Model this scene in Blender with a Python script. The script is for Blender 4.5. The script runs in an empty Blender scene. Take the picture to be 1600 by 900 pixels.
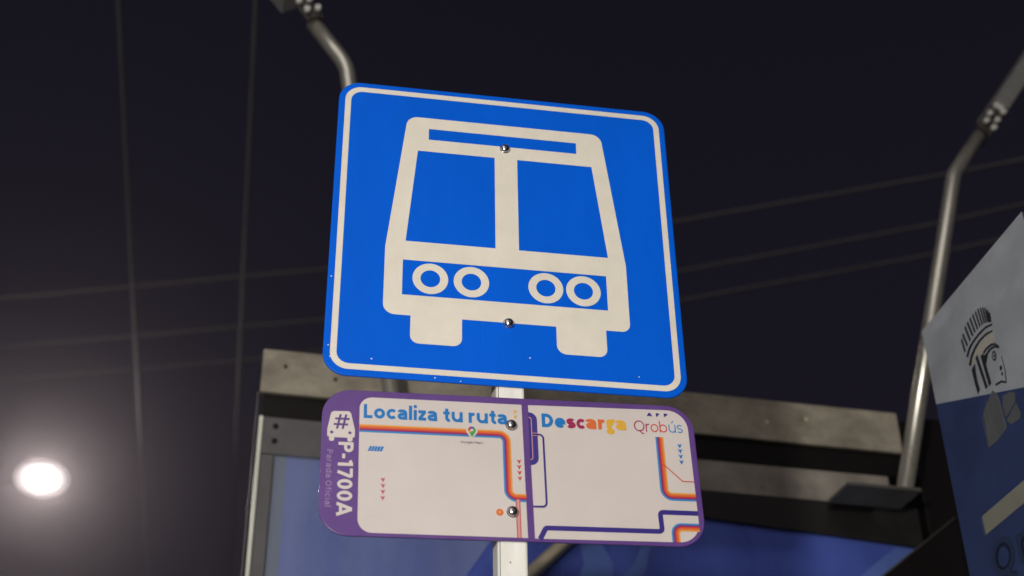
import bpy, bmesh, math, random
from mathutils import Vector, Matrix

random.seed(7)
R = math.radians
scene = bpy.context.scene
col = scene.collection

# ------------------------------------------------------------------ camera
PITCH, ROLL = 0.560194, -0.017690
CAM = Vector((0, 0, 1.55))
fwd = Vector((0, math.cos(PITCH), math.sin(PITCH)))
rt0 = Vector((1, 0, 0)); up0 = Vector((0, -math.sin(PITCH), math.cos(PITCH)))
rt = rt0 * math.cos(ROLL) + up0 * math.sin(ROLL)
up = -rt0 * math.sin(ROLL) + up0 * math.cos(ROLL)
cd = bpy.data.cameras.new('camera')
cam = bpy.data.objects.new('camera', cd)
col.objects.link(cam)
M = Matrix.Identity(4)
for i in range(3):
    M[i][0], M[i][1], M[i][2] = rt[i], up[i], -fwd[i]
M.translation = CAM
cam.matrix_world = M
cd.sensor_fit = 'HORIZONTAL'
cd.sensor_width = 36
cd.lens = 36 * 2200.118 / 1600
cd.clip_start = 0.05
cd.clip_end = 500
cd.dof.use_dof = True
cd.dof.focus_distance = 2.42
cd.dof.aperture_fstop = 3.0
scene.camera = cam

# ------------------------------------------------------------------ night sky
w = bpy.data.worlds.new('World'); scene.world = w; w.use_nodes = True
nt = w.node_tree; nt.nodes.clear()
out = nt.nodes.new('ShaderNodeOutputWorld')
bg = nt.nodes.new('ShaderNodeBackground')
tc = nt.nodes.new('ShaderNodeTexCoord')
sep = nt.nodes.new('ShaderNodeSeparateXYZ')
ramp = nt.nodes.new('ShaderNodeValToRGB')
nt.links.new(tc.outputs['Generated'], sep.inputs[0])
nt.links.new(sep.outputs['Z'], ramp.inputs['Fac'])
ramp.color_ramp.elements[0].position = 0.25
ramp.color_ramp.elements[0].color = (0.0105, 0.0090, 0.0160, 1)
ramp.color_ramp.elements[1].position = 0.85
ramp.color_ramp.elements[1].color = (0.0045, 0.0045, 0.0085, 1)
nt.links.new(ramp.outputs['Color'], bg.inputs['Color'])
bg.inputs['Strength'].default_value = 1.0
nt.links.new(bg.outputs[0], out.inputs['Surface'])

# ------------------------------------------------------------------ bare key light, source unseen, low behind the photographer
ld = bpy.data.lights.new('low_key_light', 'POINT')
ld.energy = 415
ld.color = (1.0, 0.95, 0.86)
ld.shadow_soft_size = 0.10
lo = bpy.data.objects.new('low_key_light', ld); col.objects.link(lo)
lo.location = (-0.80, -1.37, 1.90)

# the town's own glow behind the photographer: one very weak, wide sun
sd = bpy.data.lights.new('sun', 'SUN'); sd.energy = 0.70; sd.angle = R(50); sd.color = (1.0, 0.95, 0.88)
so = bpy.data.objects.new('sun', sd); col.objects.link(so)
so.rotation_euler = Vector((0.22, 0.90, -0.42)).to_track_quat('-Z', 'Y').to_euler()

scene.view_settings.view_transform = 'Standard'
scene.view_settings.look = 'None'
scene.view_settings.exposure = 0
scene.view_settings.gamma = 1
scene.view_settings.use_curve_mapping = False
scene.cycles.use_denoising = True
scene.cycles.max_bounces = 6
scene.cycles.volume_bounces = 0
scene.cycles.sample_clamp_indirect = 4

# ------------------------------------------------------------------ materials
def mat(name, c, rough=0.5, metal=0.0, var=0.0, vscale=8.0, dark=None, bump=0.0, bscale=60.0, spec=0.5, coat=0.0,
        emit=None, estr=0.0, rvar=0.0, stretch=None, detail=5.0):
    m = bpy.data.materials.new(name); m.use_nodes = True
    n = m.node_tree.nodes; l = m.node_tree.links
    b = n['Principled BSDF']
    b.inputs['Base Color'].default_value = (*c, 1)
    b.inputs['Roughness'].default_value = rough
    b.inputs['Metallic'].default_value = metal
    b.inputs['Specular IOR Level'].default_value = spec
    b.inputs['Coat Weight'].default_value = coat
    b.inputs['Coat Roughness'].default_value = 0.12
    if emit:
        b.inputs['Emission Color'].default_value = (*emit, 1)
        b.inputs['Emission Strength'].default_value = estr
    if var or bump or rvar:
        t = n.new('ShaderNodeTexCoord')
        src = t.outputs['Object']
        if stretch:
            mp = n.new('ShaderNodeMapping'); mp.inputs['Scale'].default_value = stretch
            l.new(src, mp.inputs['Vector']); src = mp.outputs['Vector']
    if var or rvar:
        nz = n.new('ShaderNodeTexNoise'); nz.inputs['Scale'].default_value = vscale
        nz.inputs['Detail'].default_value = detail; nz.inputs['Roughness'].default_value = 0.65
        l.new(src, nz.inputs['Vector'])
        rp = n.new('ShaderNodeMapRange'); rp.inputs['From Min'].default_value = 0.32; rp.inputs['From Max'].default_value = 0.68
        l.new(nz.outputs['Fac'], rp.inputs['Value'])
    if var:
        mx = n.new('ShaderNodeMix'); mx.data_type = 'RGBA'
        d = dark or tuple(x * (1 - var) for x in c)
        mx.inputs['A'].default_value = (*d, 1); mx.inputs['B'].default_value = (*c, 1)
        l.new(rp.outputs[0], mx.inputs['Factor']); l.new(mx.outputs['Result'], b.inputs['Base Color'])
    if rvar:
        rr = n.new('ShaderNodeMapRange')
        rr.inputs['To Min'].default_value = max(0.02, rough - rvar); rr.inputs['To Max'].default_value = rough + rvar
        l.new(rp.outputs[0], rr.inputs['Value']); l.new(rr.outputs[0], b.inputs['Roughness'])
    if bump:
        nb = n.new('ShaderNodeTexNoise'); nb.inputs['Scale'].default_value = bscale; nb.inputs['Detail'].default_value = 4
        l.new(src, nb.inputs['Vector'])
        bp = n.new('ShaderNodeBump'); bp.inputs['Strength'].default_value = bump; bp.inputs['Distance'].default_value = 0.01
        l.new(nb.outputs['Fac'], bp.inputs['Height']); l.new(bp.outputs[0], b.inputs['Normal'])
    return m

MAT = {
 'sign_blue':  mat('sign_blue', (0.0, 0.124, 0.80), 0.5, var=0.13, vscale=4, rvar=0.08, spec=0.08, stretch=(1.6, 1, .5), detail=8, bump=0.05, bscale=160),
 'sign_white': mat('sign_white', (0.83, 0.785, 0.69), 0.5, var=0.10, vscale=16, detail=10, bump=0.05, bscale=160, spec=0.3),
 'speck':      mat('speck', (0.9, 0.92, 0.95), 0.3),
 'purple':     mat('print_purple', (0.128, 0.058, 0.27), 0.38, var=0.14, vscale=14, rvar=0.08, coat=0.1),
 'field':      mat('print_field', (0.69, 0.63, 0.615), 0.42, var=0.09, vscale=7, detail=9, coat=0.08),
 'indigo':     mat('print_indigo', (0.040, 0.026, 0.235), 0.4, var=0.05),
 'indigo2':    mat('print_indigo_pale', (0.10, 0.075, 0.36), 0.4, var=0.05),
 'blue':       mat('print_blue', (0.010, 0.19, 0.56), 0.4, var=0.05),
 'skyblue':    mat('print_sky_blue', (0.045, 0.26, 0.60), 0.4, var=0.05),
 'crimson':    mat('print_crimson', (0.36, 0.018, 0.09), 0.4, var=0.05),
 'red':        mat('print_red', (0.62, 0.065, 0.045), 0.4, var=0.05),
 'orange':     mat('print_orange', (0.74, 0.16, 0.035), 0.4, var=0.05),
 'amber':      mat('print_amber', (0.80, 0.36, 0.065), 0.4, var=0.05),
 'yellow':     mat('print_yellow', (0.78, 0.44, 0.05), 0.4, var=0.05),
 'pink':       mat('print_pink', (0.52, 0.11, 0.16), 0.4, var=0.05),
 'rose':       mat('print_rose', (0.66, 0.33, 0.30), 0.4, var=0.05),
 'green':      mat('print_green', (0.07, 0.36, 0.09), 0.4, var=0.05),
 'gray':       mat('print_gray', (0.16, 0.14, 0.17), 0.4, var=0.05),
 'lilac':      mat('print_lilac', (0.36, 0.26, 0.47), 0.4, var=0.05),
 'edge':       mat('cut_edge', (0.30, 0.30, 0.34), 0.35, metal=0.7, var=0.3, vscale=40),
 'galv':       mat('galvanised_steel', (0.95, 0.94, 0.90), 0.36, metal=0.0, var=0.16, vscale=30, rvar=0.1, stretch=(1, 1, .15)),
 'pipe':       mat('polished_pipe', (0.66, 0.64, 0.57), 0.30, metal=0.72, var=0.2, vscale=14, rvar=0.06, stretch=(1, 1, .1)),
 'chrome':     mat('zinc_bolt', (0.72, 0.71, 0.74), 0.22, metal=1.0, var=0.25, vscale=300),
 'concrete':   mat('weathered_beam', (0.43, 0.39, 0.315), 0.75, var=0.5, vscale=7, dark=(0.17, 0.15, 0.115), bump=0.3, bscale=35, detail=10, stretch=(1, 1, 1.4)),
 'rail':       mat('grey_rail', (0.35, 0.315, 0.275), 0.6, var=0.6, vscale=7, bump=0.1, bscale=40),
 'frame':      mat('frame_grey', (0.125, 0.125, 0.13), 0.5, var=0.25, vscale=10),
 'black':      mat('black_paint', (0.006, 0.005, 0.005), 0.6, var=0.3, spec=0.2),
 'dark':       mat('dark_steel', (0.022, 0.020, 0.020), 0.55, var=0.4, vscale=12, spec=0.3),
 'plate':      mat('plate_steel', (0.11, 0.105, 0.095), 0.7, metal=0.0, var=0.35, vscale=12),
 'acrylic':    mat('blue_panel', (0.080, 0.132, 0.54), 0.30, var=0.35, vscale=2.2, rvar=0.12, dark=(0.055, 0.085, 0.38), spec=0.6, stretch=(1.6, 1, .5)),
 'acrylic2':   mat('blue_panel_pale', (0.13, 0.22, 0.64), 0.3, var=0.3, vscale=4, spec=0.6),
 'frost':      mat('frosted_film', (0.16, 0.19, 0.29), 0.5, var=0.35, vscale=5, stretch=(1, 1, .4)),
 'glassedge':  mat('glass_edge', (0.93, 0.98, 0.86), 0.22, metal=0.0, var=0.25, vscale=9, stretch=(1, 1, .5)),
 'brace':      mat('brace_steel', (0.72, 0.64, 0.47), 0.5, var=0.25, vscale=20),
 'housing':    mat('lamp_housing', (0.25, 0.25, 0.245), 0.5, metal=0.1, var=0.25, vscale=20),
 'zinc':       mat('zinc_nut', (0.85, 0.84, 0.80), 0.4, metal=0.25, var=0.15, vscale=60),
 'bracket':    mat('bracket_steel', (0.07, 0.066, 0.06), 0.45, metal=0.4, var=0.4, vscale=25),
 'lamphead':   mat('street_lamp_housing', (0.10, 0.10, 0.10), 0.5, var=0.2),
 'lens':       mat('lamp_lens', (1, 1, 1), 0.3, emit=(1.0, 0.93, 0.84), estr=640),
 'lens_mid':   mat('lamp_lens_mid', (1, 1, 1), 0.3, emit=(1.0, 0.93, 0.84), estr=110),
 'lens_out':   mat('lamp_lens_outer', (1, 1, 1), 0.3, emit=(1.0, 0.93, 0.84), estr=8),
 'lens_glow':   mat('lamp_lens_glow', (1, 1, 1), 0.3, emit=(1.0, 0.92, 0.85), estr=0.75),
 'lens_halo':   mat('lamp_lens_halo', (1, 1, 1), 0.3, emit=(0.95, 0.92, 0.95), estr=0.22),
 'alu':        mat('brushed_aluminium', (0.49, 0.53, 0.58), 0.40, metal=0.15, var=0.28, vscale=6, rvar=0.1, stretch=(1, 1, 1.5)),
 'totemblue':  mat('totem_blue', (0.034, 0.058, 0.165), 0.36, var=0.3, vscale=6, spec=0.4),
 'ink':        mat('emblem_ink', (0.022, 0.022, 0.028), 0.45),
 'emblem_tan': mat('emblem_tan', (0.46, 0.45, 0.40), 0.45, var=0.15, vscale=20),
 'emblem_gray':mat('emblem_gray', (0.125, 0.13, 0.14), 0.5, var=0.25, vscale=18),
 'emblem_line':mat('emblem_line', (0.16, 0.165, 0.18), 0.35),
 'totemband':  mat('totem_band', (0.26, 0.26, 0.21), 0.45, var=0.15, vscale=14),
 'inkblue':    mat('letter_outline', (0.006, 0.010, 0.030), 0.4),
 'letter_fill':mat('letter_fill', (0.020, 0.036, 0.075), 0.4),
 'pale_cable': mat('pale_cable_sheath', (0.19, 0.19, 0.20), 0.7, var=0.2, vscale=3),
 'cable':      mat('cable_sheath', (0.085, 0.08, 0.075), 0.7, var=0.2, vscale=3),
 'asphalt':    mat('asphalt', (0.05, 0.05, 0.05), 0.9, var=0.4, vscale=3, bump=0.3, bscale=90),
 'paving':     mat('paving', (0.26, 0.25, 0.23), 0.85, var=0.3, vscale=2, bump=0.2, bscale=50),
}

# ------------------------------------------------------------------ helpers
def link(name, me, mats, parent=None, loc=None, rot=None):
    o = bpy.data.objects.new(name, me); col.objects.link(o)
    for m in (mats if isinstance(mats, (list, tuple)) else [mats]):
        me.materials.append(MAT[m])
    if parent: o.parent = parent
    if loc: o.location = loc
    if rot: o.rotation_euler = rot
    return o

def tag(o, label, cat, group=None, kind=None):
    o['label'] = label; o['category'] = cat
    if group: o['group'] = group
    if kind: o['kind'] = kind
    return o

def empty(name, loc, rot=(0, 0, 0)):
    o = bpy.data.objects.new(name, None); col.objects.link(o)
    o.location = loc; o.rotation_euler = rot; o.empty_display_size = 0.1
    return o

def from_bm(name, bm, mats, parent=None, smooth=False, **k):
    bmesh.ops.recalc_face_normals(bm, faces=bm.faces)
    me = bpy.data.meshes.new(name); bm.to_mesh(me); bm.free()
    if smooth:
        for p in me.polygons: p.use_smooth = True
    return link(name, me, mats, parent, **k)

def bm_box(bm, a, b, bevel=0.0):
    r = bmesh.ops.create_cube(bm, size=1)
    vs = r['verts']
    s = [b[i] - a[i] for i in range(3)]; c = [(b[i] + a[i]) / 2 for i in range(3)]
    for v in vs:
        v.co = Vector((v.co.x * s[0] + c[0], v.co.y * s[1] + c[1], v.co.z * s[2] + c[2]))
    if bevel:
        es = list({e for v in vs for e in v.link_edges})
        bmesh.ops.bevel(bm, geom=es, offset=bevel, segments=2, affect='EDGES', profile=0.5)

def box(name, a, b, m, parent=None, bevel=0.002, **k):
    bm = bmesh.new(); bm_box(bm, a, b, bevel)
    return from_bm(name, bm, m, parent, **k)

def fillet(pts, rad, seg=8, closed=True):
    """round the corners of a polyline; rad is one number or one per point"""
    n = len(pts); outp = []
    for i in range(n):
        r = rad[i] if isinstance(rad, (list, tuple)) else rad
        p = Vector(pts[i])
        if r <= 0 or (not closed and i in (0, n - 1)):
            outp.append((p.x, p.y)); continue
        a = (Vector(pts[i - 1]) - p); b = (Vector(pts[(i + 1) % n]) - p)
        la, lb = a.length, b.length
        a.normalize(); b.normalize()
        ang = a.angle(b)
        if ang > math.pi - 0.02:
            outp.append((p.x, p.y)); continue
        t = min(r / math.tan(ang / 2), la * 0.499, lb * 0.499)
        r2 = t * math.tan(ang / 2)
        bis = (a + b).normalized(); c = p + bis * (r2 / math.sin(ang / 2))
        s, e = p + a * t - c, p + b * t - c
        a0 = math.atan2(s.y, s.x); a1 = math.atan2(e.y, e.x)
        d = (a1 - a0 + math.pi) % (2 * math.pi) - math.pi
        for k in range(seg + 1):
            q = a0 + d * k / seg
            outp.append((c.x + r2 * math.cos(q), c.y + r2 * math.sin(q)))
    return outp

def rrect(x0, z0, x1, z1, r, seg=10):
    return fillet([(x0, z0), (x1, z0), (x1, z1), (x0, z1)], r, seg)

def circle(cx, cz, r, n=40, rz=None):
    rz = rz or r
    return [(cx + r * math.cos(2 * math.pi * k / n), cz + rz * math.sin(2 * math.pi * k / n)) for k in range(n)]

def sheet_mesh(loops, y, extrude=0.0, scale=0.01):
    """flat filled outline (holes allowed) in the XZ plane at depth y, facing -Y"""
    cu = bpy.data.curves.new('outline', 'CURVE'); cu.dimensions = '2D'; cu.fill_mode = 'BOTH'; cu.extrude = extrude
    for lp in loops:
        sp = cu.splines.new('POLY'); sp.points.add(len(lp) - 1)
        for p, (x, z) in zip(sp.points, lp):
            p.co = (x * scale, z * scale, 0, 1)
        sp.use_cyclic_u = True
    ob = bpy.data.objects.new('outline', cu); col.objects.link(ob)
    dg = bpy.context.evaluated_depsgraph_get(); dg.update()
    me = bpy.data.meshes.new_from_object(ob.evaluated_get(dg))
    bpy.data.objects.remove(ob); bpy.data.curves.remove(cu)
    me.materials.clear()
    for v in me.vertices:
        x, yy, z = v.co; v.co = (x, y - z, yy)
    return me

def join_meshes(name, parts):
    """parts = [(mesh, material slot)] -> one mesh"""
    vs, fs, mi = [], [], []
    for me, k in parts:
        o = len(vs)
        vs += [v.co.copy() for v in me.vertices]
        for p in me.polygons:
            fs.append([o + i for i in p.vertices]); mi.append(k)
        bpy.data.meshes.remove(me)
    me = bpy.data.meshes.new(name); me.from_pydata(vs, [], fs); me.update()
    for p, k in zip(me.polygons, mi): p.material_index = k
    return me

def sheet(name, loops, y, m, parent, extrude=0.0, scale=0.01):
    return link(name, join_meshes(name, [(sheet_mesh(loops, y, extrude, scale), 0)]), m, parent)

def offset_path(pts, d):
    n = len(pts); o = []
    for i in range(n):
        p = Vector(pts[i])
        a = (p - Vector(pts[i - 1])).normalized() if i else None
        b = (Vector(pts[i + 1]) - p).normalized() if i < n - 1 else None
        a = a or b; b = b or a
        na, nb = Vector((-a.y, a.x)), Vector((-b.y, b.x))
        m = (na + nb).normalized()
        o.append(tuple(p + m * (d / max(0.3, m.dot(na)))))
    return o

def band_loop(pts, d0, d1):
    return offset_path(pts, d0) + offset_path(pts, d1)[::-1]

def arc(cx, cy, rx, ry, a0, a1, n=16):
    return [(cx + rx * math.cos(R(a0 + (a1 - a0) * i / n)), cy + ry * math.sin(R(a0 + (a1 - a0) * i / n))) for i in range(n + 1)]

def glyph(ch, w):
    """stroke skeleton of a plain geometric sans letter: (strokes, closed loops, advance); capitals 1 high"""
    xh = 0.74; h = w / 2; S = []; O = []
    ry = (xh - w) / 2; rx = ry * 0.98; cy = xh / 2; cx = rx + h; Rr = 2 * rx + h
    if ch == ' ': return [], [], 0.30
    if ch == 'o': O.append((cx, cy, rx, ry)); return S, O, 2 * cx
    if ch == 'c': S.append(arc(cx, cy, rx, ry, 42, 318)); return S, O, 2 * cx - .09
    if ch == 'e': S += [arc(cx, cy, rx, ry, 0, 318, 24), [(h * .9, cy), (Rr + h * .96, cy)]]; return S, O, 2 * cx
    if ch == 'a':
        q = .88; r2 = Rr * q
        S.append([(h * .9, xh - h - .10)] + arc(r2 / 2 + .02, xh - .24, r2 / 2 - h * .2 - .02, .24 - h, 140, 0) + [(r2, 0)])
        S.append([(r2, .43)] + arc(.26, .215 + h * .2, .26 - h, .215 - h * .8, 90, 270) + [(r2 - .12, h), (r2, .14)])
        return S, O, r2 + h
    if ch == 's':
        r1 = (xh - w) / 4; q = .19 + h * .2
        S.append(arc(q + h, xh - h - r1, q, r1, 30, 270) + arc(q + h, h + r1, q + .02, r1, 90, -150)); return S, O, 2 * q + w
    if ch == 'l': S.append([(h, 0), (h, 1.04)]); return S, O, w
    if ch in 'i\u0131':
        S.append([(h, 0), (h, xh)])
        if ch == 'i': O.append((h, 1.0 - h * .1, h * .56, h * .56))
        return S, O, w
    if ch == 'z': S += [[(0, xh - h), (.50, xh - h)], [(.44, xh - h), (.07, h)], [(0.01, h), (.52, h)]]; return S, O, .52
    if ch == 't': S += [[(.13 + h, .95)] + arc(.13 + h + .17, .17 + h * .9, .17, .17, 180, 285), [(0, xh - h), (.44, xh - h)]]; return S, O, .46
    if ch in 'u\u00fa':
        q = .26 + h * .1
        S += [[(h, xh)] + arc(h + q, q + h, q, q, 180, 360) + [(h + 2 * q, xh)], [(h + 2 * q, q), (h + 2 * q, 0)]]
        if ch == '\u00fa': S.append([(q + h - .02, xh + .12), (q + h + .12, xh + .30)])
        return S, O, 2 * q + w
    if ch == 'r': S += [[(h, 0), (h, xh)], [(h, .42)] + arc(h + .24, xh - .26 - h * .2, .24, .26 - h * .8, 180, 92) + [(h + .30, xh - h)]]; return S, O, .34 + h
    if ch == 'b': S.append([(h, 0), (h, 1.04)]); O.append((cx, cy, rx, ry)); return S, O, 2 * cx
    if ch == 'd': S.append([(Rr, 0), (Rr, 1.04)]); O.append((cx, cy, rx, ry)); return S, O, 2 * cx
    if ch == 'p': S.append([(h, -.28), (h, xh)]); O.append((cx, cy, rx, ry)); return S, O, 2 * cx
    if ch == 'g':
        q = (.46 - w) / 2 * 1.05
        O += [(q + h + .02, xh - .24 + h * .1, q, .24 - h * .9), (q + h + .03, -.12, q + .02, .17 - h * .55)]
        S += [[(q * 1.6 + h, xh - h * .8), (2 * q + w + .10, xh - h * .6)], [(h + .06, .36), (h + .03, .22), (h + .12, .12), (q + h + .1, .06)]]
        return S, O, 2 * q + w + .08
    if ch == 'f': S += [[(.12 + h, 0), (.12 + h, .80)] + arc(.12 + h + .17, .82, .17, .21 - h, 180, 80), [(0, xh - h), (.40, xh - h)]]; return S, O, .42
    if ch == 'L': S += [[(h, 0), (h, 1)], [(h, h), (.58, h)]]; return S, O, .58
    if ch == 'D': S += [[(h, 0), (h, 1)], [(h, 1 - h)] + arc(.30, .5, .48 - h, .5 - h, 90, -90) + [(h, h)]]; return S, O, .80
    if ch == 'P': S += [[(h, 0), (h, 1)], [(h, 1 - h)] + arc(.36, .69, .28 - h, .31 - h, 90, -90) + [(h, .38 + h)]]; return S, O, .64
    if ch == 'A': S += [[(.06, 0), (.40, 1)], [(.40, 1), (.74, 0)], [(.19, .27), (.61, .27)]]; return S, O, .80
    if ch == 'O': O.append((.46, .5, .46 - h, .5 - h)); return S, O, .92
    if ch == 'Q': O.append((.48, .5, .48 - h, .5 - h)); S.append([(.50, .16)] + [(.60, -.06), (.72, -.16), (.88, -.17)]); return S, O, .96
    if ch == 'G': S.append(arc(.46, .5, .46 - h, .5 - h, 45, 360, 24)); S.append([(.46, .5), (.92, .5)]); return S, O, .92
    if ch == 'M': S += [[(h, 0), (h, 1)], [(h, 1), (.44, .3)], [(.44, .3), (.88 - h, 1)], [(.88 - h, 1), (.88 - h, 0)]]; return S, O, .88
    if ch == '0': O.append((.31, .5, .31 - h, .5 - h)); return S, O, .62
    if ch == '1': S += [[(.27, 0), (.27, 1)], [(.29, 1 - h * .8), (.02, .80)]]; return S, O, .42
    if ch == '7': S += [[(0, 1 - h), (.55, 1 - h)], [(.52, 1 - h), (.20, 0)]]; return S, O, .57
    if ch == '-': S += [[(0, .37), (.30, .37)]]; return S, O, .30
    raise KeyError(ch)

def text_mesh(s, y, left, base, right, cap, bold=0.16, rot=0.0, gap=0.10):
    """lettering of stroke width `bold` (of cap height) fitted between left and right (cm)"""
    x = 0.0; items = []
    for ch in s:
        S, O, adv = glyph(ch, bold)
        for st in S:
            st = [p for i, p in enumerate(st) if i == 0 or (Vector(p) - Vector(st[i - 1])).length > 1e-4]
            items.append([band_loop([(px + x, pz) for px, pz in st], bold / 2, -bold / 2)])
        for (ox, oz, a, b) in O:
            h = bold / 2
            if a <= h * .8: items.append([circle(ox + x, oz, h * 1.12, 16)])
            else: items.append([circle(ox + x, oz, a + h, 36, b + h), circle(ox + x, oz, a - h, 36, b - h)])
        x += adv + (gap if ch != ' ' else 0)
    x -= gap
    sx = (right - left) / x; c, sn = math.cos(rot), math.sin(rot)
    parts = []
    for k, loops in enumerate(items):
        L2 = []
        for lp in loops:
            q = []
            for px, pz in lp:
                a, b = px * sx, pz * cap
                if rot: a, b = a * c - b * sn, a * sn + b * c
                q.append((left + a, base + b))
            L2.append(q)
        parts.append((sheet_mesh(L2, y - 0.00003 * (k % 6)), 0))
    return join_meshes('txt', parts)

def lettering(name, runs, y, parent):
    """runs = [(mesh-kwargs, material)]"""
    mats = []; parts = []
    for kw, m in runs:
        if m not in mats: mats.append(m)
        parts.append((text_mesh(y=y, **kw), mats.index(m)))
    return link(name, join_meshes(name, parts), mats, parent)

def tube(bm, pts, r, n=16, caps=True):
    pts = [Vector(p) for p in pts]
    t0 = (pts[1] - pts[0]).normalized()
    ref = Vector((0, 0, 1)) if abs(t0.z) < 0.9 else Vector((0, 1, 0))
    u = t0.cross(ref).normalized(); rings = []
    for i, p in enumerate(pts):
        a = (p - pts[i - 1]).normalized() if i else (pts[1] - p).normalized()
        b = (pts[i + 1] - p).normalized() if i < len(pts) - 1 else a
        t = (a + b).normalized()
        u = (u - t * u.dot(t)).normalized(); v = t.cross(u)
        rr = r[i] if isinstance(r, (list, tuple)) else r
        rings.append([bm.verts.new(p + (u * math.cos(2 * math.pi * k / n) + v * math.sin(2 * math.pi * k / n)) * rr) for k in range(n)])
    for A, B in zip(rings, rings[1:]):
        for k in range(n):
            f = bm.faces.new((A[k], A[(k + 1) % n], B[(k + 1) % n], B[k])); f.smooth = True
    if caps:
        bm.faces.new(rings[0][::-1]); bm.faces.new(rings[-1])

def dome_bolt(parent, x, z, y, r=0.0088):
    """button-head bolt on a thin washer, axis along -Y"""
    bm = bmesh.new()
    prof = [(1.12, 0.0), (1.12, 0.10), (1.02, 0.14), (1.0, 0.16), (0.96, 0.36), (0.84, 0.56), (0.64, 0.72), (0.40, 0.81), (0.20, 0.84)]
    n = 28; rings = []
    for q, h in prof:
        rings.append([bm.verts.new((x + r * q * math.cos(2 * math.pi * k / n), y - r * h, z + r * q * math.sin(2 * math.pi * k / n))) for k in range(n)])
    for A, B in zip(rings, rings[1:]):
        for k in range(n):
            bm.faces.new((A[k], A[(k + 1) % n], B[(k + 1) % n], B[k]))
    # three-lobed drive recess at the crown
    cv = bm.verts.new((x, y - r * 0.80, z))
    for k in range(n):
        bm.faces.new((rings[-1][k], rings[-1][(k + 1) % n], cv))
    return from_bm('bolt', bm, 'chrome', parent, smooth=True)

# ------------------------------------------------------------------ ground
box_me = bmesh.new(); bm_box(box_me, (-60, -60, -0.3), (60, 60, 0.0))
g = from_bm('ground', box_me, 'asphalt'); g['kind'] = 'structure'; g['label'] = 'dark asphalt ground around the bus stop'
bm = bmesh.new(); bm_box(bm, (-14, 0.9, 0.004), (14, 7.5, 0.14), 0.01)
pv = from_bm('pavement', bm, 'paving'); pv['kind'] = 'structure'; pv['label'] = 'pale raised pavement under the sign post and shelter'

# ------------------------------------------------------------------ blue bus stop sign
YAW = 0.184182
SC = Vector((-0.00768, 2.03404, 2.94089))
sign = empty('bus_stop_sign', SC, (0, 0, YAW))
tag(sign, 'square blue traffic sign with white front view of a bus and white border', 'traffic sign')

def plate_mesh(loop_cm, t, bev=0.0012):
    """metal sheet with the given outline, front at y=0, softly rounded front edge"""
    bm = bmesh.new()
    def ring(lp, y): return [bm.verts.new((x * .01, y, z * .01)) for x, z in lp]
    inn = offset_path(loop_cm + loop_cm[:1], 0)[:-1]
    cx = sum(p[0] for p in loop_cm) / len(loop_cm); cz = sum(p[1] for p in loop_cm) / len(loop_cm)
    n = len(loop_cm)
    def inset(d):
        o = []
        for i in range(n):
            a = Vector(loop_cm[i]) - Vector(loop_cm[i - 1]); b = Vector(loop_cm[(i + 1) % n]) - Vector(loop_cm[i])
            a = a.normalized() if a.length > 1e-6 else b.normalized(); b = b.normalized() if b.length > 1e-6 else a
            nn = (Vector((-a.y, a.x)) + Vector((-b.y, b.x))).normalized()
            o.append((loop_cm[i][0] + nn.x * d, loop_cm[i][1] + nn.y * d))
        return o
    e = bev * 100
    r0 = ring(inset(e), 0.0); r1 = ring(inset(e * .3), bev * .3); r2 = ring(loop_cm, bev); r3 = ring(loop_cm, t)
    f = bm.faces.new(r0); f.material_index = 0
    for A, B, k in ((r0, r1, 0), (r1, r2, 0), (r2, r3, 1)):
        for i in range(n):
            q = bm.faces.new((A[i], A[(i + 1) % n], B[(i + 1) % n], B[i])); q.material_index = k
    f = bm.faces.new(r3[::-1]); f.material_index = 1
    bmesh.ops.recalc_face_normals(bm, faces=bm.faces)
    me = bpy.data.meshes.new('panel'); bm.to_mesh(me); bm.free()
    return me

link('panel', plate_mesh(rrect(-30.5, -30.5, 30.5, 30.5, 4.0, 12), 0.0035, 0.0022), ['sign_blue', 'edge'], sign)
sheet('border', [rrect(-29.35, -29.35, 29.35, 29.35, 3.0, 12), rrect(-28.3, -28.3, 28.3, 28.3, 2.1, 12)], -0.0004, 'sign_white', sign)
body = fillet([(-17.9, 23.65), (17.9, 23.65), (21.15, -5.1), (21.15, -18.45), (16.9, -18.45), (16.9, -23.7), (8.25, -23.7), (8.25, -18.45),
               (-7.8, -18.45), (-7.8, -23.7), (-16.45, -23.7), (-16.45, -18.45), (-21.1, -18.45), (-21.1, -5.1)],
              [2.1, 2.1, 1.0, 1.5, 0, 1.5, 1.7, 0, 0, 1.5, 1.5, 0, 2.0, 1.0])
loops = [body[::-1],
         [(-14.02, 18.75), (13.22, 18.75), (13.22, 21.2), (-14.02, 21.2)],
         [(-17.65, -3.6), (-2.0, -3.6), (-2.0, 16.05), (-15.92, 16.05)],
         [(2.14, -3.6), (18.0, -3.6), (15.92, 16.05), (2.14, 16.05)],
         [(-18.0, -14.45), (17.45, -14.45), (17.45, -7.47), (-18.0, -7.47)]]
ring_sets = []
for cx in (-13.25, -6.22, 6.68, 13.28):
    ring_sets.append([circle(cx, -10.92, 3.05), circle(cx, -10.92, 1.68)])
pic = join_meshes('bus_pictogram', [(sheet_mesh(loops, -0.0004), 0)] + [(sheet_mesh(r, -0.0004), 0) for r in ring_sets])
link('bus_pictogram', pic, 'sign_white', sign)
sp = [(-29.7, -25.2), (-29.3, -27.3), (-22.6, -27.2), (-8.0, -30.2), (3.6, -24.9), (-29.9, -12.0), (22.1, -27.0), (-12.2, -29.9)]
for x, z in sp:
    sheet('speck', [circle(x, z, 0.10 + 0.05 * random.random(), 8)], -0.0008, 'speck', sign)
dome_bolt(sign, -0.0007, 0.183, -0.0006)
dome_bolt(sign, 0.0013, -0.1852, -0.0006)

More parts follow.
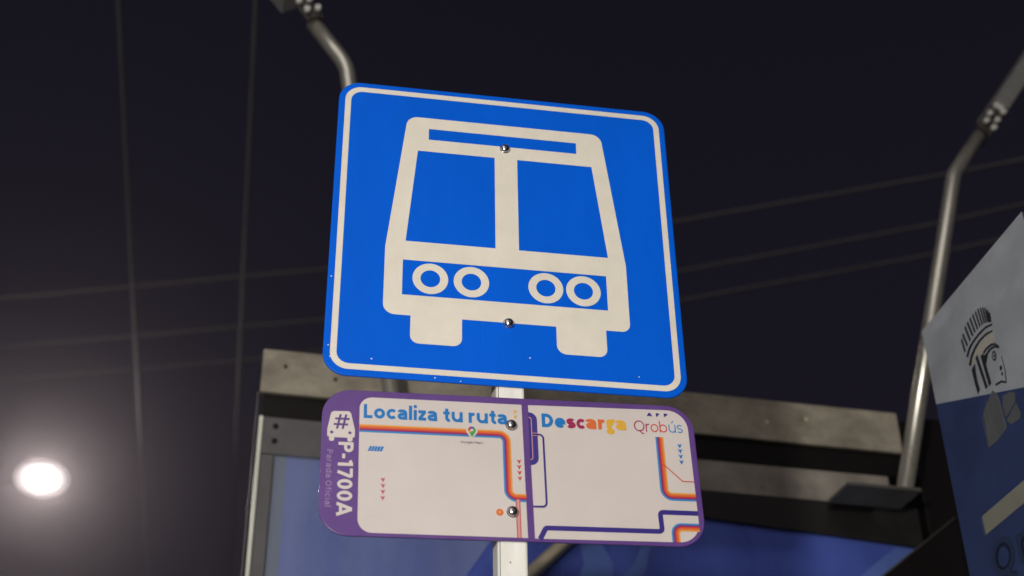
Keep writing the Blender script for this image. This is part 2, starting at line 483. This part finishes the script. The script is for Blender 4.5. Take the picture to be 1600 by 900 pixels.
# ------------------------------------------------------------------ purple and white information sign
ux = Vector((math.cos(YAW), math.sin(YAW), 0))
info = empty('information_sign', SC + ux * 0.006 + Vector((0, 0, -0.449)), (0, -R(1.2), YAW))
tag(info, 'wide purple and white sign reading Localiza tu ruta, below the blue bus sign', 'information sign')
Y1, Y2, Y3 = -0.0004, -0.0008, -0.0012
link('panel', plate_mesh(rrect(-30.42, -12.36, 30.42, 12.36, 4.6, 12), 0.0035, 0.0012), ['purple', 'edge'], info)
sheet('white_field', [fillet([(-24.45, -11.8), (1.75, -11.8), (1.62, 11.15), (-24.55, 11.15)], [2.2, 0, 0, 2.0])], Y1, 'field', info)
sheet('white_field', [fillet([(2.85, -11.85), (29.45, -11.65), (29.35, 11.5), (2.7, 11.15)], [0, 3.4, 3.4, 0])], Y1, 'field', info)
# bus icon with number sign
ico = [fillet([(-28.95, 8.4), (-25.95, 8.5), (-25.2, 5.3), (-25.2, 3.95), (-25.52, 3.95), (-25.52, 3.2), (-26.35, 3.2), (-26.35, 3.85), (-28.38, 3.85), (-28.38, 3.2), (-29.2, 3.2), (-29.2, 3.95), (-29.5, 3.95), (-29.5, 5.3)],
              [.6, .6, .4, .12, .05, .3, .3, .05, .05, .3, .3, .05, .12, .4], 5),
       circle(-28.8, 4.72, 0.26, 16), circle(-25.97, 4.72, 0.26, 16)]
sheet('bus_icon', ico, Y2, 'field', info)
def hashmark(cx, cz, s):
    p = []
    for d in (-0.34, 0.34):
        p.append([(cx + (d - .13) * s - .2 * s, cz - s), (cx + (d + .13) * s - .2 * s, cz - s), (cx + (d + .13) * s + .2 * s, cz + s), (cx + (d - .13) * s + .2 * s, cz + s)])
    for d in (-0.38, 0.38):
        p.append([(cx - .88 * s + d * .2 * s, cz + (d - .13) * s), (cx + .88 * s + d * .2 * s, cz + (d - .13) * s), (cx + .88 * s + d * .2 * s, cz + (d + .13) * s), (cx - .88 * s + d * .2 * s, cz + (d + .13) * s)])
    return p
link('number_mark', join_meshes('number_mark', [(sheet_mesh([l], Y3 - 0.0002 * i), 0) for i, l in enumerate(hashmark(-27.32, 6.6, 1.28))]), 'purple', info)
lettering('lettering', [(dict(s='P-1700A', left=-27.7, base=3.1, right=-27.7 + 12.3, cap=2.35, bold=0.20, rot=-math.pi / 2), 'field')], Y2, info)
lettering('lettering', [(dict(s='Parada Oficial', left=-29.45, base=1.7, right=-29.45 + 9.5, cap=0.92, bold=0.13, rot=-math.pi / 2, gap=.24), 'lilac')], Y2, info)
lettering('lettering', [(dict(s='Localiza tu ruta', left=-23.88, base=7.45, right=-0.85, cap=2.45, bold=0.215), 'blue')], Y2, info)
lettering('lettering', [(dict(s='De', left=4.83, base=7.3, right=8.75, cap=2.45, bold=0.24, gap=.08), 'blue'),
                        (dict(s='sc', left=8.92, base=7.3, right=12.0, cap=2.45, bold=0.24, gap=.08), 'crimson'),
                        (dict(s='ar', left=12.18, base=7.35, right=15.38, cap=2.45, bold=0.24, gap=.10), 'orange'),
                        (dict(s='ga', left=15.5, base=7.38, right=18.9, cap=2.45, bold=0.24, gap=.06), 'yellow')], Y2, info)
lettering('lettering', [(dict(s='Qr', left=20.2, base=7.32, right=22.9, cap=2.0, bold=0.10), 'crimson'),
                        (dict(s='ob', left=23.0, base=7.32, right=25.8, cap=2.0, bold=0.10), 'red'),
                        (dict(s='\u00fas', left=26.05, base=7.36, right=28.4, cap=2.0, bold=0.10), 'skyblue')], Y2, info)
lettering('lettering', [(dict(s='A', left=22.62, base=10.18, right=23.4, cap=0.62, bold=0.28), 'indigo'),
                        (dict(s='P', left=24.1, base=10.18, right=24.7, cap=0.62, bold=0.28), 'indigo'),
                        (dict(s='P', left=25.46, base=10.18, right=26.1, cap=0.62, bold=0.28), 'indigo')], Y2, info)
lettering('lettering', [(dict(s='Google Maps', left=-8.45, base=3.80, right=-4.85, cap=0.42, bold=.15), 'gray')], Y2, info)

BANDS = [('amber', .68, .44), ('orange', .44, .12), ('red', .12, -.08), ('crimson', -.08, -.28), ('indigo2', -.28, -.42), ('skyblue', -.42, -.68)]
def route(path, rad, y=Y2):
    pts = fillet(path, rad, 10, closed=False)
    mats = [b[0] for b in BANDS]
    return link('route_stripe', join_meshes('route_stripe', [(sheet_mesh([band_loop(pts, b[1], b[2])], y), i) for i, b in enumerate(BANDS)]), mats, info)
route([(-24.5, 5.66), (-1.05, 5.66), (-1.05, -5.2), (1.78, -5.2)], 1.3)
route([(24.32, 6.46), (24.28, -4.0), (29.42, -4.0)], 1.3)
route([(29.44, -9.15), (25.45, -9.15), (25.45, -11.7)], 1.1)
def line(name, path, w, m, rad=0.0, y=Y2):
    pts = fillet(path, rad, 8, closed=False) if rad else path
    return sheet(name, [band_loop(pts, w / 2, -w / 2)], y, m, info)
# indigo loop beside the divider
def lobe(d):
    q = 1.3 - d
    return [(2.66, 9.85 - d)] + arc(2.75, 9.85 - d - q, q, q, 90, 0, 8) + arc(2.75, .5 + d + q, q, q, 0, -90, 8) + [(2.66, .5 + d)]
sheet('route_loop', [lobe(0)], Y2, 'indigo', info)
for d in (.28, .62, .95):
    line('route_line', lobe(d), .08 if d < .9 else .14, 'indigo2' if d < .9 else 'rose', 0, Y3)
line('route_line', [(3.2, 5.9), (4.92, 5.9), (4.92, -6.55), (2.78, -6.6)], .30, 'indigo', .7, Y3 - 0.0006)
line('route_line', [(3.2, 6.11), (4.1, 6.11)], .09, 'rose', 0, Y3 - 0.0003)
line('route_line', [(3.2, 5.68), (4.1, 5.68)], .09, 'rose', 0, Y3 - 0.0003)
line('route_line', [(3.65, -11.9), (4.62, -10.05), (23.3, -9.98), (23.2, -6.72), (29.44, -6.72)], .80, 'indigo', .55, Y2)
line('route_line', [(24.5, 1.62), (27.5, -1.28), (29.4, -1.28)], .17, 'red', .25, Y3)
sheet('route_line', [[(0.0, -5.5), (0.72, -5.5), (0.72, -11.85), (0.08, -11.85)]], Y2 - 0.0001, 'rose', info)
line('route_line', [(0.06, -5.5), (0.12, -11.85)], .13, 'crimson', 0, Y3)
line('route_line', [(0.68, -5.5), (0.66, -11.85)], .13, 'red', 0, Y3)
ringm = join_meshes('stop_dot', [(sheet_mesh([circle(-2.53, -7.72, .58, 24)], Y2), 0), (sheet_mesh([circle(-2.53, -7.72, .24, 16)], Y3), 1)])
link('stop_dot', ringm, ['orange', 'amber'], info)
def arrows(xs, m, s=0.37):
    ls = []
    for x, z in xs:
        ls.append((sheet_mesh([[(x, z - s * 1.15), (x + s, z + s), (x, z + s * .55), (x - s, z + s)]], Y2), 0))
    return link('arrow_mark', join_meshes('arrow_mark', ls), m, info)
arrows([(-20.7, -3.05), (-20.69, -4.05), (-20.69, -5.05), (-20.7, -6.08)], 'pink', .38)
arrows([(0.51, 9.75), (0.49, 8.85)], 'yellow', .36)
arrows([(0.83, 1.0), (0.82, 0.06), (0.84, -0.93), (0.86, -1.9)], 'red', .38)
arrows([(27.61, 5.0), (27.62, 4.08), (27.62, 3.09), (27.64, 2.1)], 'blue', .40)
link('slash_mark', join_meshes('slash_mark', [(sheet_mesh([[(-23.15 + k * .46, 1.75), (-22.78 + k * .46, 1.75), (-22.42 + k * .46, 2.6), (-22.79 + k * .46, 2.6)]], Y2), 0) for k in range(5)]), 'blue', info)
# map pin
def pin(cx, cz, r, tip):
    a = [(cx + r * math.cos(q), cz + r * math.sin(q)) for q in [R(-35) + R(250) * k / 30 for k in range(31)]]
    return a + [(cx, tip)]
px, pz, pr = -6.64, 6.12, .64
def sector(a0, a1, r0, r1): 
    k = 10
    return [(px + r1 * math.cos(R(a0 + (a1 - a0) * i / k)), pz + r1 * math.sin(R(a0 + (a1 - a0) * i / k))) for i in range(k + 1)] + \
           [(px + r0 * math.cos(R(a1 + (a0 - a1) * i / k)), pz + r0 * math.sin(R(a1 + (a0 - a1) * i / k))) for i in range(k + 1)]
pm = [(sheet_mesh([pin(px, pz, .95, 4.55)], Y3), 0),
      (sheet_mesh([sector(50, 125, .26, pr)], Y3 - .0004), 1),
      (sheet_mesh([sector(125, 190, .26, pr)], Y3 - .0004), 2),
      (sheet_mesh([sector(190, 235, .26, pr)], Y3 - .0004), 3),
      (sheet_mesh([sector(-35, 50, .26, pr) ], Y3 - .0004), 4),
      (sheet_mesh([[(px - .37, pz - .52), (px - .15, pz - .22), (px + .21, pz - .15), (px + .53, pz - .36), (px, 4.88)]], Y3 - .0005), 4)]
link('map_pin', join_meshes('map_pin', pm), ['field', 'indigo2', 'red', 'yellow', 'green'], info)
dome_bolt(info, -0.0017, 0.0739, -0.0006)
dome_bolt(info, -0.0050, -0.0757, -0.0006)

# ------------------------------------------------------------------ square steel post
post = empty('sign_post', (SC.x, SC.y, 0.14), (0, 0, YAW))
tag(post, 'square galvanised steel post carrying the blue bus sign', 'post')
box('tube', (-0.0205, 0.0045, 0.0), (0.0265, 0.0545, 3.06), 'galv', post, 0.004)
box('seam', (-0.0178, 0.0040, 0.012), (-0.0166, 0.0060, 3.05), 'plate', post, 0.0003)
random.seed(3)
for k in range(9):
    zz = 2.12 + 0.035 * k + random.random() * .02; xx = -.008 + random.random() * .028
    sheet('stain', [circle(xx * 100, zz * 100, .06 + .07 * random.random(), 9, .1 + .12 * random.random())], 0.0040, 'rail', post)
box('base_plate', (-0.08, -0.06, 0.0), (0.09, 0.12, 0.012), 'plate', post, 0.003)

# ------------------------------------------------------------------ bus shelter
SY = 0.246091
SO = Vector((-0.699, 3.431, 0))
shel = empty('bus_shelter', SO, (0, 0, SY))
tag(shel, 'bus shelter with weathered beam, blue panel and black roof behind the signs', 'bus shelter')
box('top_beam', (0.0, 0.0, 3.382), (1.937, 0.014, 3.516), 'concrete', shel, 0.0015)
box('roof', (0.125, 0.034, 3.305), (2.3, 1.75, 3.50), 'black', shel, 0.005)
box('beam_backing', (0.010, 0.017, 3.308), (1.99, 0.031, 3.498), 'black', shel, 0.001)
lr = box('lower_rail', (0.058, 0.0, 3.200), (1.872, 0.010, 3.297), 'rail', shel, 0.0015)
for xx, zz, mm in ((0.064, 3.465, 'dark'), (0.205, 3.440, 'dark'), (1.500, 3.440, 'zinc'), (1.63, 3.463, 'brace')):
    bmx = bmesh.new(); tube(bmx, [(xx, 0.0, zz), (xx, -0.003, zz)], 0.0055, 10)
    from_bm('screw', bmx, mm, shel)
cf = box('corner_frame', (0.012, -0.004, 3.195), (0.30, 0.046, 3.304), 'frame', shel, 0.003)
for zz in (3.276, 3.232):
    bmx = bmesh.new(); tube(bmx, [(0.050, -0.0035, zz), (0.050, -0.007, zz)], 0.008, 14)
    from_bm('rivet', bmx, 'black', cf)
box('corner_post', (0.014, -0.003, 0.14), (0.052, 0.05, 3.193), 'frame', shel, 0.003)
box('glass_edge', (0.004, -0.012, 1.2), (0.0145, 0.004, 3.302), 'glassedge', shel, 0.002)
box('edge_clamp', (-0.006, 0.014, 0.14), (-0.002, 0.024, 3.386), 'frame', shel, 0.001)
box('blue_panel', (0.052, 0.012, 1.6), (1.95, 0.02, 3.199), 'acrylic', shel, 0.002)
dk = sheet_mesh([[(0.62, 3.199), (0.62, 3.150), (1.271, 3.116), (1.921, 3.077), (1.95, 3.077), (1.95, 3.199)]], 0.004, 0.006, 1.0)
link('header_shade', dk, 'dark', shel)  # dark slanted strip stands in for the recess shade under the rail
gm = sheet_mesh([[(2.065, 3.175), (1.92, 3.068), (1.80, 2.977), (1.62, 2.84), (2.065, 2.5)]], -0.004, 0.004, 1.0)
gu = link('corner_gusset', gm, 'black', shel)
bm = bmesh.new(); tube(bm, [(2.065, -0.010, 3.177), (1.80, -0.010, 2.979), (1.62, -0.010, 2.842)], 0.0028, 8)
from_bm('edge_bead', bm, 'plate', gu)
sheet('frosted_border', [[(0.053, 2.2), (0.088, 2.2), (0.088, 3.198), (0.053, 3.198)]], 0.0112, 'frost', shel, 0, 1.0)
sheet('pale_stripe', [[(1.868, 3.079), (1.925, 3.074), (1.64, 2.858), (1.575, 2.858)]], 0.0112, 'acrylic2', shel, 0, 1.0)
gl = bpy.data.materials.new('sheen_veil'); gl.use_nodes = True  # pale veil: reflection and lit area of the panel put into colour
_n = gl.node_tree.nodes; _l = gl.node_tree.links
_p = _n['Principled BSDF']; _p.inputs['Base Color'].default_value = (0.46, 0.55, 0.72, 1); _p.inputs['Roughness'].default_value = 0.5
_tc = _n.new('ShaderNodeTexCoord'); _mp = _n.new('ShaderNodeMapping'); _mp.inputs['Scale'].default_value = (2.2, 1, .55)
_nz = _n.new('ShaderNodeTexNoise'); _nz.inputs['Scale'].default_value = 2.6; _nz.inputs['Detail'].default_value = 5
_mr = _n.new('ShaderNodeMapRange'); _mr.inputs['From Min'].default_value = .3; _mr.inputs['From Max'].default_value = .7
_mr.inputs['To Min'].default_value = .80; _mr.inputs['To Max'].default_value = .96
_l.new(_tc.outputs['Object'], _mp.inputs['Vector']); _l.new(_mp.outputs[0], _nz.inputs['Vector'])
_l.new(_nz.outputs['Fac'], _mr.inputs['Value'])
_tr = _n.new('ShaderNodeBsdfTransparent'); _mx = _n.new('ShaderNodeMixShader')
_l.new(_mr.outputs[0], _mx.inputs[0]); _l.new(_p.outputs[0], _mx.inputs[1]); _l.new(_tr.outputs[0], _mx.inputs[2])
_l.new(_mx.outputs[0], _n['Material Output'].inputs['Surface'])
MAT['sheenveil'] = gl
gp = sheet_mesh([[(0.053, 1.6), (0.56, 1.6), (0.56, 2.86), (0.665, 3.02), (0.665, 3.198), (0.053, 3.198)]], 0.007, 0.003, 1.0)  # slanted right edge drawn along the shadow boundary
link('sheen_pane', gp, 'sheenveil', shel)
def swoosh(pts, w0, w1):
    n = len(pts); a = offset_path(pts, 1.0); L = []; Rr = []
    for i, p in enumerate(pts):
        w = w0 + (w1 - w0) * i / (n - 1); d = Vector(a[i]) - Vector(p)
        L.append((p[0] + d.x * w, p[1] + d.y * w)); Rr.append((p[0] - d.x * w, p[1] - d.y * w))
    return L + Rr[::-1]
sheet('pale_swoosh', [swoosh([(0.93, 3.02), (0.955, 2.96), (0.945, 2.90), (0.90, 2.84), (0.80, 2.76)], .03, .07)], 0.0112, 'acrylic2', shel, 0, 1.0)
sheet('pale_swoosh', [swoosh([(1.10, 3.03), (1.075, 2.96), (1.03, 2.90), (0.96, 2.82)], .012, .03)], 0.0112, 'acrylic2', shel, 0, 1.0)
bm = bmesh.new()
bx = Vector((0.868 - 0.766, 0, 3.0 - 2.901)).normalized()
a0 = Vector((0.853, -0.02, 3.0)) + bx * 0.20; a1 = a0 - bx * 1.1
tube(bm, [a0, a1], 0.020, 4)
from_bm('diagonal_brace', bm, 'brace', shel)
box('end_column', (1.99, 0.02, 0.14), (2.32, 0.30, 3.52), 'black', shel, 0.004)
for xx in (0.15, 2.0):
    box('rear_post', (xx, 1.60, 0.14), (xx + 0.08, 1.68, 3.301), 'frame', shel, 0.004)
box('bench', (0.4, 0.9, 0.55), (1.7, 1.3, 0.60), 'plate', shel, 0.004)
for xx in (0.5, 1.5):
    box('bench_leg', (xx, 1.05, 0.14), (xx + 0.06, 1.15, 0.551), 'plate', shel, 0.004)

# ------------------------------------------------------------------ lamp poles on the shelter
def lamp_pole(label, foot, bend, tip, head_dir_sign, plate_x):
    root = empty('lamp_pole', SO, (0, 0, SY))
    tag(root, label, 'lamp pole', 'lamp poles on the shelter roof')
    y = -0.135
    f2 = fillet([foot, bend, tip], [0, .16, 0], 12, closed=False)
    bm = bmesh.new(); tube(bm, [(p[0], y, p[1]) for p in f2], 0.0245, 28)
    from_bm('pipe', bm, 'pipe', root)
    p0, p1 = plate_x
    bm = bmesh.new(); bm_box(bm, (p0, -0.203, 3.160), (p1, -0.072, 3.170), 0.0015)
    from_bm('base_plate', bm, 'plate', root)
    box('wall_bracket', (p0 + .03, -0.071, 3.172), (p1 - .06, -0.001, 3.195), 'dark', root, 0.002)
    d = Vector((tip[0] - bend[0], 0, tip[1] - bend[1])).normalized()
    s = head_dir_sign
    nrm = Vector((d.z, 0, -d.x)) * s          # underside of the lamp head
    T = Vector((tip[0], y, tip[1]))
    rot = Matrix((d, Vector((0, 1, 0)), d.cross(Vector((0, 1, 0))))).transposed().to_4x4()
    def obox(name, a, b, m, par, off):
        bm = bmesh.new(); bm_box(bm, a, b, 0.004)
        for v in bm.verts: v.co = rot @ v.co + T + off
        return from_bm(name, bm, m, par)
    br = obox('bracket', (-0.015, -0.030, -0.032), (0.135, 0.030, -0.020), 'bracket', root, Vector())
    obox('bracket_cheek', (-0.01, -0.034, -0.03), (0.12, -0.026, 0.028), 'bracket', br, Vector())
    for (bx_, bz_) in ((0.015, -0.022), (0.025, 0.012), (0.058, -0.018), (0.066, 0.016), (0.110, -0.02), (0.118, 0.012), (0.122, -0.004)):
        bm = bmesh.new(); tube(bm, [(bx_, -0.034, bz_), (bx_, -0.052, bz_)], 0.0095, 10)
        for v in bm.verts: v.co = rot @ v.co + T
        from_bm('bolt', bm, 'zinc', br)
    hd = obox('lamp_housing', (0.128, -0.060, -0.030), (0.62, 0.075, 0.028), 'housing', root, nrm * 0.0 + Vector())
    obox('lamp_glass', (0.16, -0.045, -0.036), (0.60, 0.06, -0.0295), 'frame', hd, Vector())
    return root
lamp_pole('bent steel lamp pole leaning right, in front of the blue totem', (1.833, 3.169), (2.235, 4.385), (2.375, 4.580), 1, (1.627, 1.853))
lamp_pole('bent steel lamp pole leaning left, rising behind the blue bus sign', (0.373, 3.169), (0.168, 4.475), (0.055, 4.628), -1, (0.26, 0.486))

# ------------------------------------------------------------------ information totem
TY = 0.185005
TO = Vector((0.910, 2.714, 3.120))
tr = empty('information_totem', (TO.x, TO.y, 0.14), (0, 0, TY - math.pi / 2))
tag(tr, 'tall blue and silver totem with a feather headdress emblem beside the shelter', 'totem')
HT = TO.z - 0.14          # local x runs toward the camera, local y to the right, local z up
LW = 0.467
cut = [(-0.0015, -0.183), (LW, -0.372)]
fm = join_meshes('silver_face', [(sheet_mesh([[(0, -0.183), (LW, -0.372), (LW, 0), (0, 0)]], 0.0, 0.0, 1.0), 0)])
for v in fm.vertices: v.co.z += HT
box('cabinet', (0.0, 0.003, 0.0), (LW, 0.16, HT), 'totemblue', tr, 0.002)
link('silver_face', fm, 'alu', tr)
def tsheet(name, loops, y, m, parent=tr):
    parts = []
    for lp in loops:
        me = sheet_mesh(lp if isinstance(lp[0], list) else [lp], y, 0.0, 1.0)
        for v in me.vertices: v.co.z += HT
        parts.append((me, 0))
    return link(name, join_meshes(name, parts), m, parent)
tsheet('blue_face', [[(0, -HT + 0.01), (LW, -HT + 0.01), (LW, -0.3715), (0, -0.1825)]], 0.0, 'totemblue')
bars = [([0.157, -0.1108], [0.1608, -0.1427]), ([0.1658, -0.1035], [0.1744, -0.1359]), ([0.1801, -0.0938], [0.1891, -0.1324]), ([0.1929, -0.0905], [0.2025, -0.1285]), ([0.2058, -0.0883], [0.214, -0.1264]), ([0.2187, -0.0872], [0.2257, -0.1262]), ([0.2312, -0.0872], [0.236, -0.1264]), ([0.2422, -0.0873], [0.2459, -0.1274]), ([0.2527, -0.0914], [0.255, -0.1289]), ([0.2612, -0.0958], [0.2628, -0.1316]), ([0.2692, -0.1012], [0.2697, -0.135]), ([0.2752, -0.1096], [0.2745, -0.1378]), ([0.2804, -0.1185], [0.2792, -0.1406])]
ink = []
for i, (a, b) in enumerate(bars):
    ink.append(fillet(band_loop([tuple(a), tuple(b)], .0034 - i * .00007, -.0034 + i * .00007), .0015, 3))
arcA = [(0.1641, -0.1574), (0.1783, -0.1461), (0.1994, -0.1405), (0.2252, -0.1377), (0.2549, -0.139), (0.2823, -0.1472)]
arcB = [(0.1675, -0.1791), (0.1829, -0.1647), (0.2019, -0.1563), (0.2252, -0.152), (0.2519, -0.1531), (0.277, -0.1597)]
ink += [swoosh(arcA, .0042, .0016), swoosh(arcB, .0052, .0016)]
ink += [swoosh([(0.2269, -0.1835), (0.24, -0.1809), (0.2574, -0.182), (0.2751, -0.1888), (0.2879, -0.2023)], .0028, .0014),
        swoosh([(0.2416, -0.1911), (0.2544, -0.189), (0.2731, -0.1933), (0.287, -0.2043)], .0032, .0012)]
ink += [[(0.1703, -0.1901), (0.1881, -0.186), (0.1850, -0.2015), (0.1834, -0.2248), (0.1864, -0.2439), (0.1744, -0.2501), (0.1713, -0.2214)][::-1],
        band_loop([(0.1991, -0.1746), (0.2116, -0.2545)], .0048, -.0048), band_loop([(0.2199, -0.1831), (0.2266, -0.2554)], .0056, -.0056),
        [(0.223, -0.1886), (0.2463, -0.19), (0.2269, -0.2116)]]
ink += [[circle(0.2633, -0.2094, .0085, 18, .0105), circle(0.2633, -0.2094, .0055, 18, .0072)], circle(0.2640, -0.2098, .0032, 12),
        circle(0.2767, -0.2443, .0052, 10), circle(0.2769, -0.2572, .0036, 10)]
ink += [swoosh([(0.2881, -0.2232), (0.2891, -0.242), (0.2894, -0.2573), (0.2839, -0.2804)], .0010, .0018),
        swoosh([(0.2839, -0.2804), (0.2691, -0.2699), (0.2452, -0.2653)], .0016, .0022)]
em = tsheet('emblem', ink, -0.0014, 'ink')
tsheet('emblem_cap', [[(0.1703, -0.186), (0.1829, -0.1665), (0.2019, -0.158), (0.2252, -0.1535), (0.2519, -0.1545), (0.276, -0.161), (0.282, -0.185), (0.2574, -0.179), (0.24, -0.1785), (0.2240, -0.183), (0.1991, -0.176), (0.186, -0.184)][::-1]], -0.0007, 'emblem_tan', em)
tsheet('emblem_robe', [[(0.2295, -0.2686), (0.1769, -0.2932), (0.1731, -0.368), (0.211, -0.3694), (0.2487, -0.3629), (0.2498, -0.3231), (0.2452, -0.2897)][::-1],
                       [(0.2608, -0.2977), (0.2877, -0.3034), (0.3047, -0.3128), (0.3005, -0.3295), (0.2544, -0.3435), (0.2528, -0.3162)][::-1],
                       [(0.3004, -0.3322), (0.3094, -0.3615), (0.3013, -0.3683), (0.2672, -0.3629), (0.2546, -0.3492)][::-1]], -0.0007, 'emblem_gray', em)
tsheet('emblem_line', [band_loop([(0.1976, -0.2779), (0.2095, -0.3692)], .0008, -.0008), band_loop([(0.1712, -0.2961), (0.1729, -0.3687)], .0008, -.0008),
                       band_loop([(0.2423, -0.2838), (0.2519, -0.3617)], .0010, -.0010)], -0.0016, 'emblem_line', em)
tsheet('band', [[(0.0935, -0.520), (LW - .02, -0.520), (LW - .02, -0.4805), (0.0935, -0.4805)]], -0.0007, 'totemband')
tsheet('band_edge', [[(0.0885, -0.520), (0.0905, -0.520), (0.0905, -0.480), (0.0885, -0.480)]], -0.0010, 'emblem_line')
def tletters(bold, y, m, name):
    me = text_mesh('Qro', y, 9.8, -62.0, 31.5, 7.4, bold=bold, gap=.16)
    for v in me.vertices: v.co.z += HT
    return link(name, join_meshes(name, [(me, 0)]), m, tr)
tletters(0.24, -0.0007, 'inkblue', 'letter_outline')
tletters(0.15, -0.0012, 'letter_fill', 'lettering')

# ------------------------------------------------------------------ lit street lamp, far left
LP = Vector((-3.700, 10.076, 6.188))
sl = empty('street_lamp', (LP.x - 1.6, LP.y + 0.3, 0.0))
tag(sl, 'glaring white street lamp glowing at the left edge', 'street lamp')
tocam = (CAM - LP).normalized()
rel = LP - Vector((LP.x - 1.6, LP.y + 0.3, 0.0))
bm = bmesh.new(); tube(bm, [(0, 0, 0), (0, 0, 3.2), (0, 0, rel.z + .1)], [0.085, 0.07, 0.05], 16)
from_bm('pole', bm, 'lamphead', sl)
bm = bmesh.new(); tube(bm, [(0, 0, rel.z), (rel.x * .5, rel.y * .5 + .25, rel.z + .10), tuple(rel - tocam * 0.30)], 0.028, 10)
from_bm('arm', bm, 'lamphead', sl)
hq = (tocam * 0.75 + Vector((0.1, -0.1, -0.25))).normalized().to_track_quat('Z', 'Y').to_matrix().to_4x4()
def hpart(name, m, fn, par):
    bm = bmesh.new(); fn(bm)
    for v in bm.verts: v.co = hq @ v.co + rel
    return from_bm(name, bm, m, par)
hd = hpart('lamp_head', 'lamphead', lambda bm: bm_box(bm, (-0.13, -0.10, -0.30), (0.13, 0.10, -0.012), 0.03), sl)
def lensf(bm):
    prev = None
    for k, (q, d) in enumerate(((0.02, -0.002), (0.40, -0.0025), (0.58, -0.003), (0.82, -0.004), (1.06, -0.0055), (1.34, -0.008))):
        ring = [bm.verts.new((x * q, z * q, d)) for x, z in circle(0, 0, .152, 36, .108)]
        if prev is None:
            f = bm.faces.new(ring); f.material_index = 0
        else:
            for i in range(36):
                f = bm.faces.new((prev[i], ring[i], ring[(i + 1) % 36], prev[(i + 1) % 36])); f.material_index = k - 1
        prev = ring
# hottest at the middle; the dim outer rings paint a soft glow around the lens
hpart('lamp_lens', ['lens', 'lens_mid', 'lens_out', 'lens_glow', 'lens_halo'], lensf, hd)

# ------------------------------------------------------------------ overhead cables
def cable(label, pts, r, m='cable'):
    pts = [Vector(p) for p in pts]; base = pts[0]
    bm = bmesh.new(); tube(bm, [p - base for p in pts], r, 8)
    o = from_bm('overhead_cable', bm, m, loc=base)
    return tag(o, label, 'cable', 'overhead cables in the night sky')
def extend(a, b, t0, t1, sag=0.0):
    a, b = Vector(a), Vector(b); n = 14; o = []
    for i in range(n + 1):
        t = t0 + (t1 - t0) * i / n
        p = a.lerp(b, t); p.z -= sag * (1 - (2 * i / n - 1) ** 2)
        o.append(p)
    return o
cable('faint near-vertical cable in the sky, leftmost of the two', extend((-1.927, 5.139, 6.5), (-2.768, 9.13, 6.5), -1.2, 5), 0.012, 'pale_cable')
cable('faint near-vertical cable in the sky, beside the left lamp pole', extend((-1.247, 5.156, 6.5), (-1.937, 8.682, 6.5), -1.2, 5), 0.012, 'pale_cable')
def crossing(label, P):
    P = [Vector(p) for p in P]
    a = P[0] - (P[1] - P[0]).normalized() * 12; b = P[-1] + (P[-1] - P[-2]).normalized() * 12
    cable(label, [a] + P + [b], 0.012)
crossing('topmost of three slanting cables crossing the sky behind the blue sign', [(-3.735, 8.705, 7), (-1.307, 8.389, 7), (1.159, 7.866, 7), (2.784, 7.407, 7), (3.276, 7.252, 7)])
crossing('middle of three slanting cables crossing the sky behind the blue sign', [(-3.96, 9.413, 7), (-1.449, 9.094, 7), (1.252, 8.489, 7), (2.859, 7.975, 7), (3.424, 7.751, 7)])
crossing('lowest of three slanting cables crossing the sky behind the blue sign', [(-4.129, 9.946, 7), (-1.964, 9.667, 7), (1.291, 8.888, 7), (2.857, 8.382, 7), (3.352, 8.187, 7)])

# ------------------------------------------------------------------ haze, added to give the street lamp its bloom
hm = bpy.data.materials.new('haze_air'); hm.use_nodes = True
hn = hm.node_tree.nodes; hn.remove(hn['Principled BSDF'])
pvn = hn.new('ShaderNodeVolumePrincipled')
pvn.inputs['Color'].default_value = (0.95, 0.83, 0.92, 1)
pvn.inputs['Density'].default_value = 0.010
pvn.inputs['Anisotropy'].default_value = 0.90
hm.node_tree.links.new(pvn.outputs[0], hn['Material Output'].inputs['Volume'])
bm = bmesh.new(); bm_box(bm, (-62, -62, -1.3), (62, 62, 14))
me = bpy.data.meshes.new('haze'); bm.to_mesh(me); bm.free(); me.materials.append(hm)
hz = bpy.data.objects.new('haze', me); col.objects.link(hz)
hz['kind'] = 'stuff'; hz['label'] = 'thin added haze that makes the glow around the street lamp'
